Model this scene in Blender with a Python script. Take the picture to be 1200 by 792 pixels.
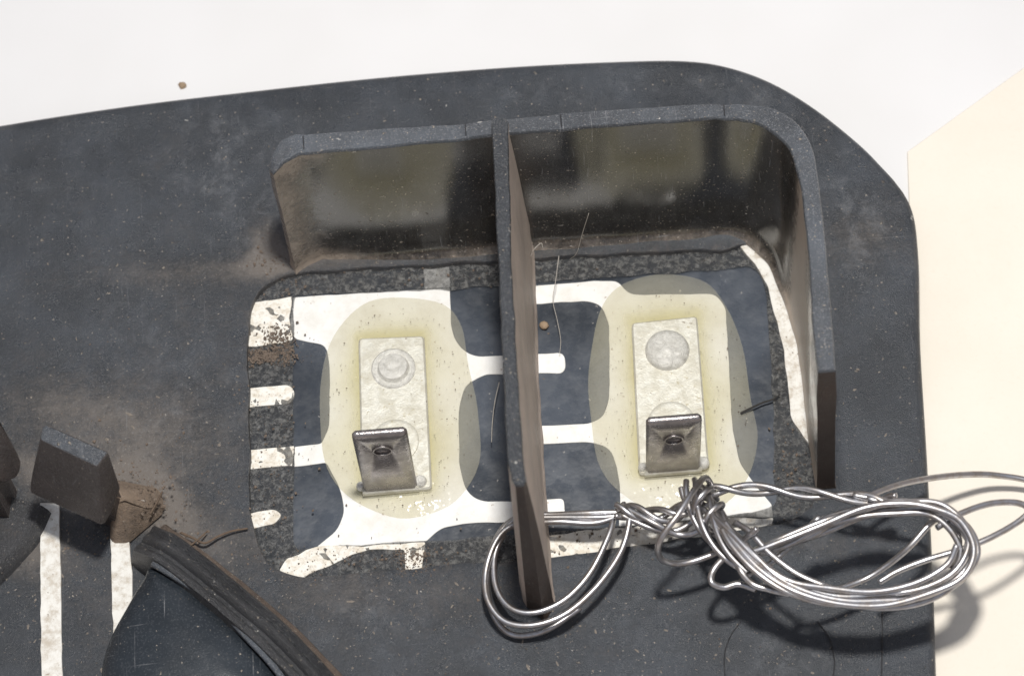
import bpy, bmesh, math, random
import numpy as np
from mathutils import Vector, noise
from mathutils.geometry import delaunay_2d_cdt
random.seed(7)
R = math.radians
SC = bpy.context.scene
for o in list(bpy.data.objects): bpy.data.objects.remove(o)

# ------------------------------------------------------------------ camera
# 1 unit = 1 cm on the housing; the camera looks down at it from the south side
SC.unit_settings.scale_length = 0.01
TILT, ROLL, DIST, FPX = R(27), R(5.6), 32.0, 3200.0
FWD = Vector((0, math.sin(TILT), -math.cos(TILT)))
R0 = Vector((1, 0, 0)); U0 = Vector((0, math.cos(TILT), math.sin(TILT)))
RT = R0*math.cos(ROLL) - U0*math.sin(ROLL)
UP = R0*math.sin(ROLL) + U0*math.cos(ROLL)
CAMP = -FWD*DIST
cd = bpy.data.cameras.new('camera'); cam = bpy.data.objects.new('camera', cd)
SC.collection.objects.link(cam)
from mathutils import Matrix
m = Matrix((RT, UP, -FWD)).transposed().to_4x4(); m.translation = CAMP
cam.matrix_world = m
cd.sensor_width = 36; cd.lens = 36*FPX/1200; cd.clip_start = 1; cd.clip_end = 500
cd.dof.use_dof = True; cd.dof.focus_distance = 31.2; cd.dof.aperture_fstop = 0.40
SC.camera = cam

# ------------------------------------------------------------------ world and light
W = bpy.data.worlds.new('World'); SC.world = W; W.use_nodes = True
wn = W.node_tree.nodes; wl = W.node_tree.links
bg = wn['Background']
tc = wn.new('ShaderNodeTexCoord'); sx = wn.new('ShaderNodeSeparateXYZ'); rp = wn.new('ShaderNodeValToRGB')
wl.new(tc.outputs['Generated'], sx.inputs[0]); wl.new(sx.outputs['Z'], rp.inputs[0]); wl.new(rp.outputs[0], bg.inputs[0])
rp.color_ramp.elements[0].position = 0.0; rp.color_ramp.elements[0].color = (.52, .36, .24, 1)
rp.color_ramp.elements[1].position = 0.75; rp.color_ramp.elements[1].color = (.60, .65, .76, 1)
bg.inputs[1].default_value = 0.58
ld = bpy.data.lights.new('flash', 'AREA'); ld.shape = 'DISK'; ld.size = 2.6; ld.energy = 10000; ld.color = (1, .965, .91)
lo = bpy.data.objects.new('flash', ld); SC.collection.objects.link(lo)
lo.location = (1.6, -2.2, 30); lo.rotation_euler = (Vector((0, 0, 0))-lo.location).to_track_quat('-Z', 'Y').to_euler()
SC.view_settings.view_transform = 'Standard'; SC.view_settings.look = 'None'
SC.view_settings.exposure = 0.0; SC.view_settings.gamma = 1

# ------------------------------------------------------------------ helpers
def P(px, py, z=0.0):
    d = FWD*FPX + RT*(px-600) - UP*(py-396)
    t = (z-CAMP.z)/d.z
    return CAMP + d*t
def P2(px, py, z=0.0):
    v = P(px, py, z); return Vector((v.x, v.y))

ROOTS = {}
def root(name, label, cat, loc, group=None):
    o = bpy.data.objects.new(name, None); SC.collection.objects.link(o); o.location = loc
    o.empty_display_size = .3
    o['label'] = label; o['category'] = cat
    if group: o['group'] = group
    return o
def chain_loc(o):
    v = Vector((0, 0, 0))
    while o: v += o.location; o = o.parent
    return v
def mesh(name, verts, faces, mat, parent=None, smooth=30, attr=None, label=None, bevel=None, cat=None, kind=None, sub=0):
    me = bpy.data.meshes.new(name)
    me.from_pydata([tuple(v) for v in verts], [], faces); me.update()
    bm = bmesh.new(); bm.from_mesh(me); bmesh.ops.recalc_face_normals(bm, faces=bm.faces); bm.to_mesh(me); bm.free()
    if attr:
        for k, vals in attr.items():
            a = me.attributes.new(k, 'FLOAT', 'POINT'); a.data.foreach_set('value', np.asarray(vals, dtype=np.float32))
    if smooth is not None:
        me.shade_smooth(); me.set_sharp_from_angle(angle=R(smooth))
    me.materials.append(mat)
    o = bpy.data.objects.new(name, me); SC.collection.objects.link(o)
    if parent: o.parent = parent; o.location = -chain_loc(parent)
    if bevel:
        b = o.modifiers.new('bevel', 'BEVEL'); b.width = bevel; b.segments = 2; b.limit_method = 'ANGLE'; b.angle_limit = R(40)
        b.harden_normals = False
    if label: o['label'] = label
    if cat: o['category'] = cat
    if kind: o['kind'] = kind
    return o

def rounded(pts, rad=6, n=5):
    """round every corner of a closed pixel outline; pts may carry their own radius"""
    out = []; N = len(pts)
    for i in range(N):
        p = Vector(pts[i][:2]); r = pts[i][2] if len(pts[i]) > 2 else rad
        a = Vector(pts[i-1][:2]); b = Vector(pts[(i+1) % N][:2])
        va, vb = a-p, b-p; la, lb = va.length, vb.length
        if la < 1e-6 or lb < 1e-6 or r <= 0: out.append(p); continue
        d = min(r, la*.48, lb*.48)
        s = p+va/la*d; e = p+vb/lb*d
        for k in range(n+1):
            t = k/n; out.append(s*(1-t)**2 + p*2*t*(1-t) + e*t*t)
    return out
def catmull(pts, n=8, closed=False):
    pts = [Vector(p) for p in pts]; out = []
    N = len(pts); rng = range(N if closed else N-1)
    for i in rng:
        if closed: a, b, c, d = pts[i-1], pts[i], pts[(i+1) % N], pts[(i+2) % N]
        else:
            b, c = pts[i], pts[i+1]
            a = pts[i-1] if i else b*2-c
            d = pts[i+2] if i+2 < N else c*2-b
        for k in range(n):
            t = k/n; t2 = t*t; t3 = t2*t
            out.append(.5*((2*b)+(c-a)*t+(2*a-5*b+4*c-d)*t2+(3*b-a-3*c+d)*t3))
    if not closed: out.append(pts[-1].copy())
    return out
def area(poly):
    return .5*sum(poly[i-1].x*poly[i].y-poly[i].x*poly[i-1].y for i in range(len(poly)))
def ccw(poly):
    return poly if area(poly) > 0 else poly[::-1]
def offset(poly, d):
    """ccw polygon grown by d"""
    N = len(poly); out = []
    dl = d if isinstance(d, (list, tuple)) else None
    for i in range(N):
        if dl: d = dl[i]
        a, p, b = poly[i-1], poly[i], poly[(i+1) % N]
        e1 = (p-a); e2 = (b-p)
        if e1.length < 1e-7: e1 = e2
        if e2.length < 1e-7: e2 = e1
        e1 = e1.normalized(); e2 = e2.normalized()
        n1 = Vector((e1.y, -e1.x)); n2 = Vector((e2.y, -e2.x))
        nn = n1+n2
        if nn.length < 1e-6: nn = n1
        nn.normalize(); k = max(.45, nn.dot(n1))
        out.append(p+nn*(d/k))
    return out
def inside(poly, x, y):
    """numpy even-odd test"""
    c = np.zeros(x.shape, bool); N = len(poly)
    for i in range(N):
        x1, y1 = poly[i-1]; x2, y2 = poly[i]
        if y1 == y2: continue
        t = ((y1 > y) != (y2 > y)) & (x < (x2-x1)*(y-y1)/(y2-y1)+x1)
        c ^= t
    return c
def polydist(poly, x, y):
    d = np.full(x.shape, 1e9); N = len(poly)
    for i in range(N):
        x1, y1 = poly[i-1]; x2, y2 = poly[i]
        dx, dy = x2-x1, y2-y1; L = dx*dx+dy*dy+1e-12
        t = np.clip(((x-x1)*dx+(y-y1)*dy)/L, 0, 1)
        d = np.minimum(d, np.hypot(x-x1-t*dx, y-y1-t*dy))
    return d
def fill(outer, holes=(), step=None):
    """triangulate a polygon with holes, optionally with interior points on a jittered grid"""
    vs = []; loops = []
    for lp in [outer]+list(holes):
        st = len(vs); vs += [Vector((p[0], p[1])) for p in lp]
        loops.append(list(range(st, len(vs))))
    edges = [(lp[i], lp[(i+1) % len(lp)]) for lp in loops for i in range(len(lp))]
    if step:
        xs = [p[0] for p in outer]; ys = [p[1] for p in outer]
        gx, gy = np.meshgrid(np.arange(min(xs), max(xs), step), np.arange(min(ys), max(ys), step))
        rs = np.random.RandomState(3)
        gx = (gx+rs.uniform(-.25, .25, gx.shape)*step).ravel(); gy = (gy+rs.uniform(-.25, .25, gy.shape)*step).ravel()
        ok = inside(outer, gx, gy) & (polydist(outer, gx, gy) > step*.4)
        for h in holes: ok &= ~inside(h, gx, gy) & (polydist(h, gx, gy) > step*.4)
        vs += [Vector((a, b)) for a, b in zip(gx[ok], gy[ok])]
    r = delaunay_2d_cdt(vs, edges, [], 0, 1e-6)
    V, F = r[0], r[2]
    cx = np.array([sum(V[i].x for i in f)/len(f) for f in F]); cy = np.array([sum(V[i].y for i in f)/len(f) for f in F])
    keep = inside(outer, cx, cy)
    for h in holes: keep &= ~inside(h, cx, cy)
    F = [tuple(f) for f, k in zip(F, keep) if k]
    used = sorted({i for f in F for i in f}); mp = {a: b for b, a in enumerate(used)}
    return [V[i] for i in used], [tuple(mp[i] for i in f) for f in F]
def rings(rs, cap_top=True, cap_bot=False):
    """loft of equal-count rings of 3-D points; the last one capped"""
    V = []; F = []; n = len(rs[0])
    for r in rs: V += list(r)
    for k in range(len(rs)-1):
        for i in range(n):
            j = (i+1) % n
            F.append((k*n+i, k*n+j, (k+1)*n+j, (k+1)*n+i))
    if cap_top:
        top = rs[-1]; tv, tf = fill([(p[0], p[1]) for p in top])
        base = len(V); o = (len(rs)-1)*n
        mp = {}
        for i, v in enumerate(tv):
            b = min(range(n), key=lambda q: (top[q][0]-v.x)**2+(top[q][1]-v.y)**2)
            mp[i] = o+b
        F += [tuple(mp[i] for i in f) for f in tf if len({mp[i] for i in f}) == len(f)]
    return V, F
def prism(poly, z0, z1, bev=.01):
    poly = ccw(poly)
    rs = [[(p.x, p.y, z0) for p in poly], [(p.x, p.y, z1-bev) for p in poly], [(p.x, p.y, z1) for p in offset(poly, -bev)]]
    return rings(rs)
def tube(path, r, seg=10, taper=0, wob=0):
    V = []; F = []; n = len(path)
    t0 = (path[1]-path[0]).normalized(); nrm = t0.orthogonal().normalized()
    for i, p in enumerate(path):
        t = (path[min(i+1, n-1)]-path[max(i-1, 0)]).normalized()
        nrm = (nrm-t*nrm.dot(t)).normalized(); b = t.cross(nrm)
        rr = r*(1-taper*i/n)*(1+wob*noise.noise(p*3))
        for k in range(seg):
            a = 2*math.pi*k/seg; V.append(p+(nrm*math.cos(a)+b*math.sin(a))*rr)
    for i in range(n-1):
        for k in range(seg):
            j = (k+1) % seg; F.append((i*seg+k, i*seg+j, (i+1)*seg+j, (i+1)*seg+k))
    V.append(path[0]-(path[1]-path[0]).normalized()*r*.35); V.append(path[-1]+(path[-1]-path[-2]).normalized()*r*.35)
    for k in range(seg):
        j = (k+1) % seg
        F.append((j, k, n*seg)); F.append(((n-1)*seg+k, (n-1)*seg+j, n*seg+1))
    return V, F
def lathe(c, prof, seg=36):
    rs = [[(c.x+r*math.cos(2*math.pi*k/seg), c.y+r*math.sin(2*math.pi*k/seg), z) for k in range(seg)] for r, z in prof]
    return rings(rs)

# ------------------------------------------------------------------ materials
class NT:
    def __init__(s, name):
        s.m = bpy.data.materials.new(name); s.m.use_nodes = True
        s.n = s.m.node_tree.nodes; s.l = s.m.node_tree.links
        s.b = s.n['Principled BSDF']; s.out = s.n['Material Output']
        s.tc = s.n.new('ShaderNodeTexCoord')
    def set(s, **k):
        for a, v in k.items(): s.b.inputs[a.replace('_', ' ')].default_value = v
    def put(s, sock, v):
        if isinstance(v, bpy.types.NodeSocket): s.l.new(v, sock)
        elif isinstance(v, (tuple, list)) and len(v) == 3 and sock.type == 'RGBA': sock.default_value = (*v, 1)
        else: sock.default_value = v
    def map(s, scale=(1, 1, 1), rot=(0, 0, 0), loc=(0, 0, 0)):
        n = s.n.new('ShaderNodeMapping'); s.l.new(s.tc.outputs['Object'], n.inputs[0])
        n.inputs['Scale'].default_value = scale; n.inputs['Rotation'].default_value = rot; n.inputs['Location'].default_value = loc
        return n.outputs[0]
    def noise(s, scale, detail=6, rough=.6, vec=None, dist=0):
        n = s.n.new('ShaderNodeTexNoise'); s.l.new(vec or s.tc.outputs['Object'], n.inputs['Vector'])
        n.inputs['Scale'].default_value = scale; n.inputs['Detail'].default_value = detail
        n.inputs['Roughness'].default_value = rough; n.inputs['Distortion'].default_value = dist
        return n.outputs['Fac']
    def vor(s, scale, vec=None, feat='F1', out='Distance', rnd=1):
        n = s.n.new('ShaderNodeTexVoronoi'); n.feature = feat; s.l.new(vec or s.tc.outputs['Object'], n.inputs['Vector'])
        n.inputs['Scale'].default_value = scale; n.inputs['Randomness'].default_value = rnd
        return n.outputs[out]
    def ramp(s, v, a, b, lo=0., hi=1.):
        n = s.n.new('ShaderNodeMapRange'); s.put(n.inputs[0], v); n.interpolation_type = 'SMOOTHSTEP'
        n.inputs[1].default_value = a; n.inputs[2].default_value = b; n.inputs[3].default_value = lo; n.inputs[4].default_value = hi
        return n.outputs[0]
    def math(s, op, a, b=0., clamp=False):
        n = s.n.new('ShaderNodeMath'); n.operation = op; n.use_clamp = clamp
        s.put(n.inputs[0], a); s.put(n.inputs[1], b); return n.outputs[0]
    def mix(s, f, a, b):
        n = s.n.new('ShaderNodeMix'); n.data_type = 'RGBA'
        s.put(n.inputs['Factor'], f); s.put(n.inputs[6], a); s.put(n.inputs[7], b); return n.outputs[2]
    def attr(s, name):
        n = s.n.new('ShaderNodeAttribute'); n.attribute_name = name; return n.outputs['Fac']
    def bump(s, h, dist=.02, strength=1., nrm=None):
        n = s.n.new('ShaderNodeBump'); s.put(n.inputs['Height'], h); n.inputs['Distance'].default_value = dist
        n.inputs['Strength'].default_value = strength
        if nrm: s.l.new(nrm, n.inputs['Normal'])
        return n.outputs[0]
    def base(s, c): s.put(s.b.inputs['Base Color'], c)
    def rough(s, r): s.put(s.b.inputs['Roughness'], r)
    def normal(s, n): s.l.new(n, s.b.inputs['Normal'])

def speck(t, scale, thr, keep):
    """sparse dots: voronoi cells of which only some (random colour) carry a dot"""
    nz = t.n.new('ShaderNodeTexNoise'); t.l.new(t.tc.outputs['Object'], nz.inputs['Vector']); nz.inputs['Scale'].default_value = scale*2.2; nz.inputs['Detail'].default_value = 3
    ad = t.n.new('ShaderNodeVectorMath'); ad.operation = 'MULTIPLY_ADD'; t.l.new(nz.outputs['Color'], ad.inputs[0]); ad.inputs[1].default_value = (.9/scale,)*3; t.l.new(t.tc.outputs['Object'], ad.inputs[2])
    n = t.n.new('ShaderNodeTexVoronoi'); t.l.new(ad.outputs[0], n.inputs['Vector']); n.inputs['Scale'].default_value = scale
    sp = t.n.new('ShaderNodeSeparateColor'); t.l.new(n.outputs['Color'], sp.inputs[0])
    dd = t.math('DIVIDE', n.outputs['Distance'], t.math('ADD', .35, sp.outputs[1]))
    dot = t.ramp(dd, thr, thr*.5, 0, 1)
    return t.math('MULTIPLY', t.math('MULTIPLY', dot, t.ramp(sp.outputs[2], 0, 1, .3, 1)), t.ramp(sp.outputs[0], 1-keep, 1-keep+.02, 0, 1))

def plastic(name, col=(.018, .020, .024), rough=.42, dust=.25, dust_col=(.20, .155, .115), use_attr=False, specks=.10,
            scratch=.3, grain=.5, painted_sheen=.0, painted_sheen_col=(.17, .18, .20), dust_scale=2.2, spec=.5, salt=.12, salt_scale=42):
    t = NT(name); t.set(Specular_IOR_Level=spec)
    big = t.noise(1.1, 5, .6); med = t.noise(dust_scale*3, 8, .72, dist=.4); fine = t.noise(26, 5, .7)
    dn = t.math('ADD', t.math('MULTIPLY', big, .45), t.math('ADD', t.math('MULTIPLY', med, .4), t.math('MULTIPLY', fine, .25)))
    if use_attr:
        da = t.attr('dirt'); sc = t.attr('scuff')
        thr = t.math('SUBTRACT', .66, t.math('MULTIPLY', da, .30))
        dm = t.ramp(t.math('SUBTRACT', dn, thr), -.10, .22, 0, 1)
        df = t.math('MULTIPLY', dm, t.ramp(da, 0, 1.2, .35, .95) if name == 'plate_plastic' else t.ramp(da, .05, .9, .06, .95))
    else:
        dm = t.ramp(dn, .66-dust*.5, .82-dust*.35, 0, 1); df = t.math('MULTIPLY', dm, .35+dust*.8, True)
    c = t.mix(t.ramp(big, .3, .7), col, tuple(v*1.5 for v in col))
    cloud_mask = t.ramp(t.noise(.9, 6, .65, vec=t.map((1, 1, 1), loc=(3, 7, 1)), dist=.2), .38, .72)
    c = t.mix(t.math('MULTIPLY', cloud_mask, painted_sheen), c, painted_sheen_col)  # bluish reflection from overhead, painted into the colour as soft patches
    c = t.mix(df, c, dust_col)
    c = t.mix(t.math('MULTIPLY', t.ramp(t.noise(salt_scale, 3, .75), .53, .68), t.math('MULTIPLY', t.math('ADD', .12, t.math('MULTIPLY', t.attr('dirt'), 1.3), True), salt) if name == 'plate_plastic' else salt), c, (.30, .31, .33) if name != 'plate_plastic' else (.22, .215, .215))
    # scratches and scuffs
    s1 = t.noise(1.0, 2, .5, vec=t.map((46, .9, 2), rot=(0, 0, R(38))), dist=.15); s2 = t.noise(1.0, 2, .5, vec=t.map((.7, 52, 2), rot=(0, 0, R(-24))), dist=.15)
    sm = t.math('MULTIPLY', t.math('MAXIMUM', t.ramp(s1, .64, .74), t.ramp(s2, .66, .76)), t.ramp(t.noise(1.9, 4), .45, .62))
    if use_attr:
        scm = t.math('MULTIPLY', sc, t.ramp(t.noise(3.5, 9, .72, dist=.25), .45, .72))
        sm = t.math('ADD', t.math('MULTIPLY', sm, scratch), scm, True)
        c = t.mix(t.math('MULTIPLY', sm, .7), c, (.30, .31, .33))
    else:
        c = t.mix(t.math('MULTIPLY', sm, scratch), c, (.30, .30, .31))
    d1 = speck(t, 9, .16, specks); d2 = speck(t, 22, .22, specks*1.6); d3 = speck(t, 5, .09, specks*.8)
    c = t.mix(t.math('MULTIPLY', t.math('MAXIMUM', d1, d2), .75), c, (.42, .37, .31)); c = t.mix(d3, c, (.62, .60, .56))
    t.base(c)
    t.rough(t.math('ADD', t.math('ADD', rough, t.math('MULTIPLY', df, .35)), t.math('MULTIPLY', t.math('SUBTRACT', med, .5), .25 if name != 'wall_plastic' else .08), True))
    h = t.math('ADD', t.math('MULTIPLY', t.noise(75, 3, .6), grain), t.math('ADD', t.math('MULTIPLY', dm if name != 'wall_plastic' else t.math('MULTIPLY', dm, t.ramp(t.attr('dirt'), .1, .8)), .8), t.math('MULTIPLY', d1, 1.5 if name != 'wall_plastic' else .5)))
    t.normal(t.bump(h, .02, .8))
    return t.m

M_PLATE = plastic('plate_plastic', col=(.021, .025, .031), use_attr=True, rough=.30, painted_sheen=.42, painted_sheen_col=(.066, .078, .097), dust_col=(.15, .132, .117), specks=.16, scratch=.22, grain=.7, salt=.35, salt_scale=34)
M_WALL = plastic('wall_plastic', use_attr=True, col=(.016, .014, .012), rough=.10, dust=.10, dust_col=(.40, .33, .27), specks=.5, scratch=.6, grain=.06, dust_scale=1.6, spec=1.0)
M_RIM = plastic('rim_plastic', salt=.50, salt_scale=44, col=(.050, .056, .065), rough=.25, dust=.05, specks=.5, scratch=.7, grain=1.2, painted_sheen=.5, painted_sheen_col=(.13, .15, .18))
M_RIB = plastic('rib_plastic', salt=.25, salt_scale=44, col=(.030, .034, .040), rough=.26, dust=.08, dust_col=(.20, .15, .115), specks=.5, scratch=.3, grain=1.2)
M_RIBSIDE = plastic('dusty_rib_plastic', salt=.25, salt_scale=40, col=(.40, .335, .29), rough=.5, dust=.36, dust_col=(.56, .47, .40), specks=.5, scratch=.2, grain=1.4)
M_CLIP = plastic('clip_plastic', salt=.12, salt_scale=44, col=(.050, .042, .040), rough=.28, dust=.16, dust_col=(.13, .092, .075), specks=.25, scratch=.3, grain=1.6)
M_END = plastic('dark_end_plastic', col=(.045, .030, .022), rough=.45, dust=.2, dust_col=(.13, .09, .065), specks=.3, scratch=.2, grain=2.0)
M_GROOVE = plastic('dirty_groove_plastic', col=(.07, .052, .042), rough=.6, dust=.4, dust_col=(.17, .13, .10), specks=.3, scratch=0, grain=1.6)
M_RAIL = plastic('rail_plastic', salt=.22, salt_scale=40, col=(.036, .037, .040), rough=.30, dust=.14, dust_col=(.18, .155, .135), specks=.4, scratch=.4, grain=1.4)
M_SHROUD = plastic('shroud_plastic', col=(.014, .018, .023), rough=.24, dust=.02, specks=.14, scratch=.6, grain=.10, painted_sheen=.3, painted_sheen_col=(.045, .052, .062))
M_LINE = plastic('moulding_line_plastic', col=(.012, .013, .016), rough=.5, dust=.0, specks=0, scratch=0)

def film():
    t = NT('film_dark_blue'); t.set(Specular_IOR_Level=.5)
    a = t.noise(.6, 3, .5); 
    c = t.mix(t.ramp(a, .35, .65), (.034, .040, .050), (.070, .082, .103))  # the paler blue is reflected surroundings painted into the film colour
    cloud_mask = t.ramp(t.noise(3, 7, .7, dist=.5), .5, .75)
    c = t.mix(t.math('MULTIPLY', cloud_mask, .12), c, (.15, .17, .20))
    c = t.mix(t.math('MULTIPLY', speck(t, 14, .2, .14), .8), c, (.35, .33, .31))
    t.base(c); t.rough(t.ramp(t.noise(5, 5), .3, .7, .2, .42)); t.normal(t.bump(t.noise(2.5, 4), .05, .25)); return t.m
M_FILM = film()
def trace():
    t = NT('white_trace'); t.set(Specular_IOR_Level=.35)
    c = t.mix(t.ramp(t.noise(3, 6, .7), .4, .75), (.80, .80, .785), (.70, .685, .64))
    c = t.mix(t.math('MULTIPLY', t.ramp(t.noise(8, 9, .8), .56, .74), .45), c, (.45, .40, .33))
    c = t.mix(t.math('MULTIPLY', speck(t, 16, .2, .22), .8), c, (.36, .29, .22))
    t.base(c); t.rough(.5); t.normal(t.bump(t.noise(30, 4), .004, .5)); return t.m
M_TRACE = trace()
def stripe_mat():
    t = NT('speckled_white_stripe'); t.set(Specular_IOR_Level=.3)
    c = t.mix(t.ramp(t.noise(7, 7, .75), .42, .68), (.76, .75, .71), (.50, .45, .38))
    c = t.mix(t.math('MULTIPLY', speck(t, 18, .25, .35), .9), c, (.22, .17, .12)); c = t.mix(t.math('MULTIPLY', speck(t, 9, .2, .2), .8), c, (.28, .21, .16))
    t.base(c); t.rough(.6); t.normal(t.bump(t.noise(24, 5), .015, .7)); return t.m
M_STRIPE = stripe_mat()
def trace_dirty():
    t = NT('stained_trace'); t.set(Specular_IOR_Level=.35)
    n = t.noise(9, 7, .7, dist=.5); n2 = t.noise(3, 5, .6)
    c = t.mix(t.ramp(n, .42, .66), (.82, .80, .74), (.64, .58, .48))
    c = t.mix(t.ramp(n2, .62, .85), c, (.42, .35, .27))
    c = t.mix(t.math('MULTIPLY', t.ramp(t.noise(24, 5, .8), .52, .66), .6), c, (.38, .33, .27))
    t.base(c); t.rough(.55); t.normal(t.bump(n, .02, .7)); return t.m
M_TRACED = trace_dirty()
def adhesive():
    """clear glittering grit-filled adhesive: lets most of what lies beneath show"""
    t = NT('gritty_clear_adhesive')
    g = t.noise(13, 9, .8, dist=.3); g2 = t.vor(26, feat='F1'); d = t.noise(3.5, 7, .7, dist=.8)
    c = t.mix(t.ramp(g, .42, .60), (.17, .175, .18), (.50, .50, .49)); c = t.mix(t.ramp(d, .60, .78, 0, .7), c, (.20, .155, .12))
    c = t.mix(speck(t, 19, .26, .35), c, (.75, .76, .78))  # sparkle of the bubbles painted in as bright specks
    t.base(c); t.set(Specular_IOR_Level=1.0); t.rough(t.ramp(g, .35, .7, .10, .4))
    h = t.math('ADD', g, t.math('MULTIPLY', g2, -.6)); t.normal(t.bump(h, .16, 1))
    tr = t.n.new('ShaderNodeBsdfTransparent'); mx = t.n.new('ShaderNodeMixShader')
    t.put(mx.inputs[0], t.math('ADD', t.ramp(d, .42, .68, .46, .65), t.ramp(g, .45, .62, 0, .35), True))
    t.l.new(tr.outputs[0], mx.inputs[1]); t.l.new(t.b.outputs[0], mx.inputs[2]); t.l.new(mx.outputs[0], t.out.inputs[0]); return t.m
M_ADH = adhesive()
def resin():
    t = NT('yellowed_clear_resin')
    y = t.attr('thick'); n = t.noise(4, 6, .6)
    c = t.mix(y, (.70, .68, .58), (.60, .56, .34)); c = t.mix(t.math('MULTIPLY', speck(t, 7, .12, .8), .85), c, (.20, .15, .09))
    c = t.mix(t.math('MULTIPLY', speck(t, 24, .2, .25), .7), c, (.28, .20, .12))
    t.base(c); t.rough(.13); t.set(Specular_IOR_Level=.8); t.normal(t.bump(t.noise(2.6, 3), .10, .5))
    tr = t.n.new('ShaderNodeBsdfTransparent'); t.put(tr.inputs[0], t.mix(y, (.975, .965, .925), (.92, .88, .68)))
    mx = t.n.new('ShaderNodeMixShader'); t.put(mx.inputs[0], t.math('ADD', .20, t.math('MULTIPLY', y, .35), True))
    fd = t.attr('fade'); t.put(mx.inputs[0], t.math('MULTIPLY', t.math('ADD', .24, t.math('MULTIPLY', y, .28), True), t.math('ADD', .85, t.math('MULTIPLY', fd, .15))))
    t.l.new(tr.outputs[0], mx.inputs[1]); t.l.new(t.b.outputs[0], mx.inputs[2]); t.l.new(mx.outputs[0], t.out.inputs[0]); return t.m
M_RESIN = resin()
def plated():
    t = NT('tarnished_plated_metal'); n = t.noise(7, 8, .72, dist=.4); f = t.noise(40, 4, .6)
    c = t.mix(t.ramp(n, .38, .6), (.66, .65, .58), (.55, .53, .45)); c = t.mix(t.ramp(t.noise(13, 6, .7), .58, .72), c, (.44, .39, .26))
    c = t.mix(t.math('MULTIPLY', speck(t, 12, .12, .5), .8), c, (.16, .11, .06))
    t.base(c); t.set(Metallic=.25); t.rough(t.ramp(n, .3, .7, .38, .6)); t.normal(t.bump(t.math('ADD', n, t.math('MULTIPLY', f, .4)), .02, .5)); return t.m
M_PLATED = plated()
def rivet():
    t = NT('dull_rivet_metal'); n = t.noise(9, 8, .75, dist=1)
    c = t.mix(t.ramp(n, .38, .62), (.86, .85, .80), (.68, .67, .62)); t.base(c); t.set(Metallic=.2)
    t.rough(t.ramp(n, .3, .7, .3, .55)); t.normal(t.bump(n, .05, .9)); return t.m
M_RIVET = rivet()
def tabm():
    t = NT('brown_tinned_metal'); n = t.noise(5, 7, .65)
    c = t.mix(t.ramp(n, .35, .7), (.36, .335, .33), (.25, .23, .225)); t.base(c); t.set(Metallic=.85)
    t.rough(t.ramp(n, .3, .7, .22, .36)); t.normal(t.bump(t.noise(30, 5), .012, .5)); return t.m
M_TAB = tabm()
def wirem():
    t = NT('bright_steel_wire'); n = t.noise(8, 6, .65)
    c = t.mix(t.ramp(n, .4, .65), (.52, .52, .54), (.42, .39, .37)); t.base(c); t.set(Metallic=1)
    t.rough(t.ramp(n, .3, .7, .33, .44)); t.normal(t.bump(t.noise(20, 3), .004, .4)); return t.m
M_WIRE = wirem()
def tablem():
    t = NT('white_laminate'); c = t.mix(t.ramp(t.noise(.25, 3), .3, .7), (.745, .742, .745), (.705, .70, .695)); t.base(c); t.rough(.5); return t.m
M_TABLE = tablem()
def paperm():
    t = NT('cream_card'); n = t.noise(.35, 5, .6)
    c = t.mix(t.ramp(n, .3, .7), (.80, .75, .665), (.75, .70, .61)); c = t.mix(t.math('MULTIPLY', t.ramp(t.noise(18, 6, .7), .5, .8), .12), c, (.6, .48, .33))
    t.base(c); t.rough(.7); t.set(Specular_IOR_Level=.2); t.normal(t.bump(t.noise(14, 6, .7), .006, .5)); return t.m
M_PAPER = paperm()
def plain(name, col, rough=.8, var=.4):
    t = NT(name); c = t.mix(t.noise(8, 5, .7), tuple(v*(1-var) for v in col), tuple(v*(1+var) for v in col)); t.base(c); t.rough(rough)
    t.normal(t.bump(t.noise(20, 5), .02, .8)); return t.m
M_DIRT = plain('brown_dirt', (.15, .115, .09)); M_HAIR = plain('pale_fibre', (.45, .42, .38)); M_TWIG = plain('dry_root', (.12, .085, .06))
M_BLACK = plain('black_bristle', (.03, .028, .026)); M_FLECK = plain('pale_dust_flecks', (.20, .175, .15)); M_PEB = plain('tan_crumb', (.33, .24, .16))

# ------------------------------------------------------------------ setting
ZT = -.42
me = [(-90, -90, ZT), (90, -90, ZT), (90, 90, ZT), (-90, 90, ZT)]
mesh('table_top', me+[(x, y, ZT-3) for x, y, z in me], [(0, 1, 2, 3), (7, 6, 5, 4), (0, 4, 5, 1), (1, 5, 6, 2), (2, 6, 7, 3), (3, 7, 4, 0)], M_TABLE, kind='structure', smooth=None)
pp = [P2(1063, 180, ZT), P2(1068, 330, ZT), P2(1040, 1000, ZT), P2(1500, 1000, ZT), P2(1500, -135, ZT)]
V, F = prism(pp, ZT+.002, ZT+.045, .008)
mesh('cream_card', V, F, M_PAPER, label='large cream card lying on the white table, sticking out right of the black housing', cat='card', smooth=20)

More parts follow.
